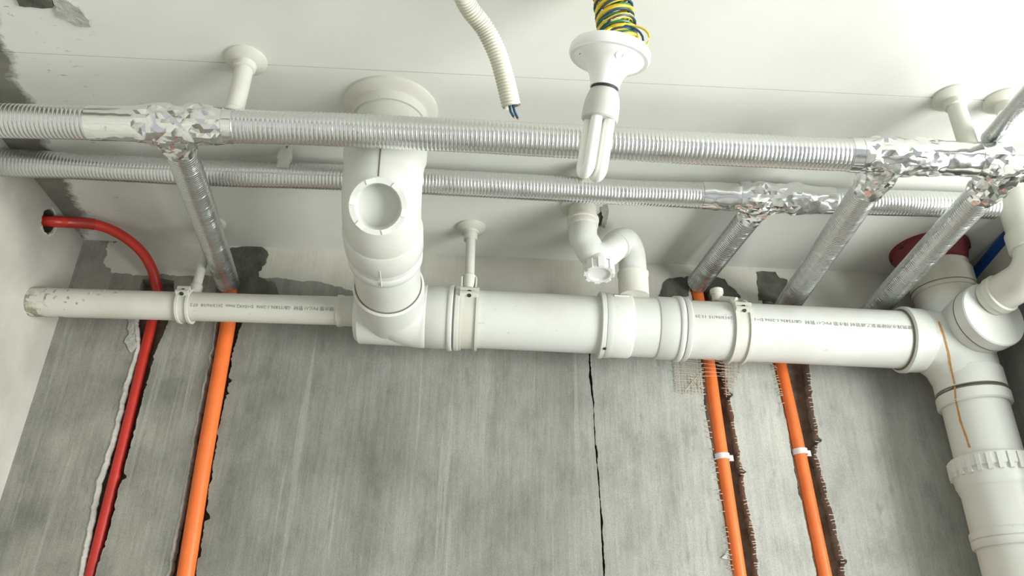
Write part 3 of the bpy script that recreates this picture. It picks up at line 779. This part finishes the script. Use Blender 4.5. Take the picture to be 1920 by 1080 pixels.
# second pipe into the wall behind the vent pipe, with a blue stripe pipe
k2 = thing('blue_pipe', 'blue water pipe beside a grey sleeve behind the corner stack', 'pipe', onY(1800, 535, YW))
A_, B_ = onY(1808, 543, YW), onY(1965, 356, 1.16)
MB().tube([A_, B_], .0145, 20).build('pipe_length', 'blue', k2)
k3 = thing('insulated_pipe', 'short dull foil sleeve below the blue pipe at the right edge', 'insulated pipe', onY(1845, 545, YW), 'foil insulated pipes')
ribbed([onY(1850, 572, YW), onY(2000, 405, 1.15)], .0235, pitch=.0050, amp=.0011, seed=6).build('sleeve', 'foil_dull', k3, ang=60)
k4 = onY(1935, 700, 1.43)
tag(MB().lathe(Vector((k4.x, 1.43, 0)), UPV, [(0, .02), (ZC, .02)], 24).build('riser_pipe', 'pvc_old'), 'dim grey vertical riser pipe behind the corner stack', 'pipe')

# ceiling rods carrying the foil pipes
def rod_hanger(px, py, P, label, r=.0135, rs=.031, gx=0):
    c_ = onZ(px, py); h = thing('hanger_rod', label, 'pipe hanger', c_, 'ceiling rods for foil pipes')
    rosette(h, c_, rs)
    dz = .0
    MB().lathe(c_-UPV*.006, -UPV, [(0, r*1.25), (.014, r*1.2), (.016, r)], 24).build('rod_socket', 'pvc_small', h)
    b = min(P, key=lambda q: (q.x-c_.x)**2)
    end = Vector((c_.x, c_.y, b.z+.012))
    rod_between(h, c_, end, r)
    MB().lathe(end+UPV*.016, -UPV, [(0, r), (.002, r*1.12), (.012, r*1.12), (.016, r*.9)], 24).build('rod_foot', 'pvc_small', h)
    return h
FP = spline(fp, 12); RPp = spline(rp_, 12)
rod_hanger(462, 112, FP, 'white rod from the ceiling to the front foil pipe at the left')
rod_hanger(1787, 182, FP, 'white rod with round rosette at the right end of the front foil pipe')
def rear_rod(px, label):
    b = at_x(rp_, px); h = thing('hanger_rod', label, 'pipe hanger', (b.x, b.y, ZC), 'ceiling rods for foil pipes')
    rod_between(h, Vector((b.x, YR-.025, ZC)), Vector((b.x, YR-.025, b.z-.0)), .0105)
    MB().lathe(Vector((b.x, YR-.025, b.z+.028)), -UPV, [(0, .0105), (.001, .0125), (.014, .0125), (.015, .0105)], 20).build('rod_foot', 'pvc_small', h)
    MB().lathe(Vector((b.x+.004, YR-.0365, b.z+.034)), fd, [(0, .0018), (.001, .0018)], 10).build('screw', 'joint', h)
rear_rod(536, 'short white rod seen between the two foil pipes beside the elbow')
rear_rod(1098, 'short white rod seen between the two foil pipes behind the bulb')
ce = onZ(1882, 188); hs = thing('rosette_stub', 'empty white rosette on the ceiling at the far right', 'pipe hanger', ce)
rosette(hs, ce, .030)
MB().lathe(ce-UPV*.006, -UPV, [(0, .0165), (.02, .0155), (.02, .0125), (.008, .012), (.008, .001)], 24).build('open_socket', 'pvc_small', hs)

# ================================================================== orange and red wall pipes
def wall_pipe(px, r, mat, label, Y=YW-.002, name='water_pipe', extra=None, ext=True):
    P = [onY(x, y, Y) for x, y in px]
    if ext: P += [P[-1]+(P[-1]-P[-2])*k for k in (1.0, 2.0, 4.0)]
    if extra: P = extra+P
    o = MB().tube(spline(P, 6), r, 24).build(name, mat); return tag(o, label, 'pipe', 'coloured pipes in the wall chases')
hx = Vector((XL-.06, hc.y, hc.z+.002))
red_px = [(94, 415), (133, 417), (178, 421), (213, 433), (246, 454), (270, 478), (286, 507), (293, 534)]
ex = [hx]; yv = hc.y
for i, (x, y) in enumerate(red_px):
    u = i/(len(red_px)-1); ex.append(onY(x, y, hc.y+(YW-.004-hc.y)*u**.9))
rp1 = wall_pipe([(296, 560), (286, 599), (257, 724), (227, 849), (198, 965), (170, 1080)], .0102, 'red', 'dark red pipe bending from the left wall hole down its chase', YW+.013, extra=ex)
MB().tube(spline(ex[1:5], 8)[1:17], .0112, 24).build('coupling', 'redcoup', rp1)
wall_pipe([(432, 520), (431, 560), (428, 603), (407, 724), (385, 849), (366, 965), (348, 1080)], .0148, 'orange', 'orange pipe in the second chase from the left wall', YW+.0)
wall_pipe([(1303, 528), (1309, 555), (1328, 673), (1340, 760), (1352, 843), (1370, 965), (1387, 1080)], .0121, 'orange', 'orange pipe in the chase beside the torn mesh', YW+.002)
wall_pipe([(1450, 605), (1462, 679), (1480, 760), (1498, 843), (1523, 965), (1547, 1080)], .0121, 'orange', 'rightmost orange pipe nearest the corner stack', YW+.002)
def clip(px, py, D0, r, Y, label):
    p = onY(px, py, Y); t_ = thing('pipe_clip', label, 'pipe clip', p, 'white pipe clips')
    d = D0.normalized()
    MB().lathe(p-d*.0055, d, [(0, r), (0, r+.0022), (.011, r+.0022), (.011, r)], 28, False).build('band', 'clip', t_)
    MB().box(p+Vector((r+.005, .006, 0)), Vector((.006, 0, 0)), Vector((0, .002, 0)), d*.0055).build('tab', 'clip', t_, False)
clip(1354, 857, onY(1370, 965, YW)-onY(1340, 760, YW), .0121, YW+.002, 'white clip on the orange pipe beside the torn mesh')
clip(1500, 848, onY(1523, 965, YW)-onY(1480, 760, YW), .0121, YW+.002, 'white clip on the rightmost orange pipe')

# torn glass-fibre reinforcing mesh
ms = MB(); rn = random.Random(3)
def strand(a, b, r=.00055, Y=YW-.0015):
    A, B = onY(a[0], a[1], Y-rn.uniform(0, .003)), onY(b[0], b[1], Y-rn.uniform(0, .003)); d = B-A
    if d.length < 1e-4: return
    m = lerp(A, B, .5)+Vector((0, -rn.uniform(0, .002), rn.uniform(-.0008, .0008)))
    ms.tube([A, m, B], r, 4)
for i in range(14):
    y = 662+i*5.6; strand((1260+i*.5+rn.uniform(-1, 2), y+rn.uniform(-1, 1)), (1308+i*.9+rn.uniform(-3, 8), y+4+rn.uniform(-1.5, 1.5)))
for i in range(9):
    x = 1264+i*6; strand((x, 660), (x+5+rn.uniform(-1, 1), 738+rn.uniform(-4, 3)))
for i in range(14): strand((1290+rn.uniform(-5, 20), 705+rn.uniform(-5, 25)), (1305+rn.uniform(-20, 15), 705+rn.uniform(-5, 30)))
for i in range(15):
    y = 668+i*5.2; strand((1348+i*.9+rn.uniform(-8, 2), y-3), (1398-i*2.2+rn.uniform(-3, 3), y+rn.uniform(-2, 3)))
for i in range(7):
    x = 1358+i*6; strand((x, 664), (x+(4-i), 745-i*9))
for i in range(6): strand((1316, 665+i*8), (1372+rn.uniform(-5, 5), 676+i*6), .0005, YW-.006-.01)
for i in range(11): y = 664+i*3.2; strand((1395+rn.uniform(0, 8), y-4+2), (1450+rn.uniform(-4, 3), y+2)) if i < 6 else None
def stubs(P, side, y0, y1, n, ln):
    for i in range(n):
        y = y0+(y1-y0)*i/n+rn.uniform(-2, 2)
        for a, b in zip(P, P[1:]):
            if a[1] <= y <= b[1]:
                x = a[0]+(b[0]-a[0])*(y-a[1])/(b[1]-a[1])
                if rn.random() < .75: strand((x+side*3, y), (x-side*ln*rn.uniform(.5, 1.1), y+rn.uniform(-1.5, 2)), .0007)
g2R = [(1360, 681), (1364, 721), (1372, 766), (1380, 811), (1391, 868), (1397, 925), (1413, 994), (1419, 1039), (1423, 1080)]
g2L = [(1314, 673), (1320, 758), (1334, 831), (1345, 900), (1360, 986), (1370, 1047), (1374, 1080)]
g3L = [(1449, 677), (1463, 742), (1478, 811), (1490, 888)]
g3R = [(1517, 681), (1521, 730), (1527, 782), (1535, 803), (1531, 856), (1541, 884), (1553, 933), (1566, 982), (1580, 1047), (1584, 1080)]
stubs(g2R, 1, 740, 1078, 58, 7); stubs(g2L, -1, 680, 1078, 40, 5); stubs(g2L, -1, 1035, 1079, 9, -9)
stubs(g3L, -1, 679, 760, 18, 7); stubs(g3R, 1, 700, 1078, 50, 7)
mo = ms.build('reinforcing_mesh', 'meshw', wall_back, False); mo['kind'] = 'stuff'

# ================================================================== lamp on its coiled wires
la = Vector((-.13, .33, -.93)).normalized()
lb = onY(1143, 104, .715)
lh = thing('lamp_holder', 'white round lamp holder hanging on coiled yellow and blue wires', 'lamp holder', lb)
MB().lathe(lb, la, [(-.008, .040), (-.008, .0475), (-.004, .0498), (.003, .0498), (.006, .0478), (.006, .043), (.0085, .041), (.012, .034), (.017, .027), (.026, .0215), (.036, .0185), (.043, .0178), (.043, .015)], 48).build('holder_body', 'lamp', lh)
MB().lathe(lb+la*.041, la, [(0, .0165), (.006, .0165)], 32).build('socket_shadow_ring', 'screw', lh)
fa, fb_ = frame(la)
tocam = (CAM-lb); tocam = (tocam-la*tocam.dot(la)).normalized()
sd = (tocam*.9+RV*.35).normalized()
MB().lathe(lb+la*.0135+sd*.033, (la*.8+sd*.6), [(-.004, .0055), (.0015, .0055), (.0015, .0038), (-.002, .0035), (-.002, .0005)], 16).build('screw_boss', 'lamp', lh)
MB().lathe(lb+la*.009-sd.cross(la)*.036, la, [(0, .003), (.001, .003)], 12).build('screw', 'screw', lh)
bu = thing('light_bulb', 'unlit compact fluorescent bulb with bent tubes in the lamp holder', 'light bulb', lb+la*.045)
bs = lb+la*.0455
MB().lathe(bs, la, [(0, .0150), (.002, .0172), (.010, .0200), (.020, .0218), (.034, .0222), (.038, .0222), (.0395, .0205)], 40).build('bulb_base', 'bulbbase', bu)
bx = (RV-la*RV.dot(la)).normalized(); by = la.cross(bx)
by = by if by.dot(fw) < 0 else -by
ux = (bx*.93-by*.38).normalized(); uy = la.cross(ux)
for s_ in (-1, 1):
    o_ = bs+la*.036+ux*(.0085*s_)
    ptu = [o_-uy*.0095, o_-uy*.0095+la*.062]
    ptu += [o_+la*(.062+.0095*math.sin(k*math.pi/8))+uy*(-.0095*math.cos(k*math.pi/8)) for k in range(1, 8)]
    ptu += [o_+uy*.0095+la*.062, o_+uy*.0095]
    MB().tube(ptu, .0070, 18).build('bent_tube', 'bulbglass', bu)
wc = thing('wire_coil', 'helical coil of yellow, blue and green wires above the lamp', 'wire', lb-la*.01)
c0 = Vector((lb.x+.012, lb.y-.002, lb.z+.006)); c1 = Vector((lb.x+.002, lb.y-.01, ZC))
def helix(turns, rad, ph, wob, seed, t0=0., t1=1.):
    out = []; n = int(turns*22)
    for i in range(n+1):
        u = t0+(t1-t0)*i/n; a_ = 2*math.pi*turns*i/n+ph
        rr = rad*(1+wob*mnoise.noise(Vector((i*.09, seed, 0)))); fl = 1+.25*max(0, .25-u)*4*.3
        c_ = lerp(c0, c1, u)
        out.append(c_+Vector((math.cos(a_)*rr*fl, math.sin(a_)*rr*fl*.92, .006*mnoise.noise(Vector((i*.11, seed+3, 0)))+.006*math.sin(a_+1))))
    return out
RC = .0225
for nm, mt, ph, tn, rd, sd_ in (('yellow_wire', 'yellow', 0, 9.5, RC, 1), ('yellow_wire', 'yellow', 1.1, 9.5, RC*1.02, 2), ('yellow_wire', 'yellow', 2.0, 9.5, RC*.98, 5), ('blue_wire', 'navy', 3.3, 9.5, RC*1.03, 3), ('green_wire', 'green', 4.9, 9.5, RC*.95, 4)):
    MB().tube(helix(tn, rd, ph, .12, sd_), .0016, 7).build(nm, mt, wc)
for k in range(5):      # loose loops where the wires enter the holder
    cc = c0+Vector((.004*k-.008, -.004, .004)); rr = .014+.0022*k
    MB().tube([cc+Vector((math.cos(a_*.3)*rr*1.1, -.012+.006*math.sin(a_*.3+k), math.sin(a_*.3)*rr*.8)) for a_ in range(21)], .0014, 7).build('yellow_wire' if k % 2 == 0 else 'blue_wire' if k == 3 else 'green_wire', 'yellow' if k % 2 == 0 else 'navy' if k == 3 else 'green', wc)

# ================================================================== corrugated conduit stub
cp = [(838, -75, .60), (862, -20, .62), (880, 15, .64), (908, 52, .66), (930, 95, .675), (946, 145, .69), (959, 200, .705)]
cpts = spline([onY(x, y, Y) for x, y, Y in cp], 10)
cpts = [Vector((cpts[0].x-.01, cpts[0].y-.004, ZC))]+cpts if cpts[0].z < ZC else cpts
cc = thing('corrugated_conduit', 'cream corrugated conduit hanging from the ceiling with cut blue wires', 'conduit', cpts[0])
PP = resample(cpts, .0037/5)
mbc = MB(); mbc.tube(PP, .0102, 22, False, lambda i, k, th: (.0009 if (i % 5) in (0, 1, 2) else -.0004)-.0006*mnoise.noise(Vector((i*.02, math.cos(th), math.sin(th)))))
mbc.tube(list(reversed(PP[-30:])), .0086, 22, False)
mbc.build('sleeve', 'corr', cc, ang=60)
e = PP[-1]; de = (PP[-1]-PP[-8]).normalized()
for s_, mt in ((-1, 'navy'), (1, 'navy')):
    q0 = e-de*.03+RV*(.0018*s_); q1 = e+de*.006+RV*(.0022*s_); q2 = e+de*(.013+.001*s_)+RV*(.002+.0022*s_)
    MB().tube([q0, q1, q2], .0015, 10).build('wire', mt, cc); MB().tube([q2, q2+de*.0016], .0009, 8).build('wire_core', 'copper', cc)
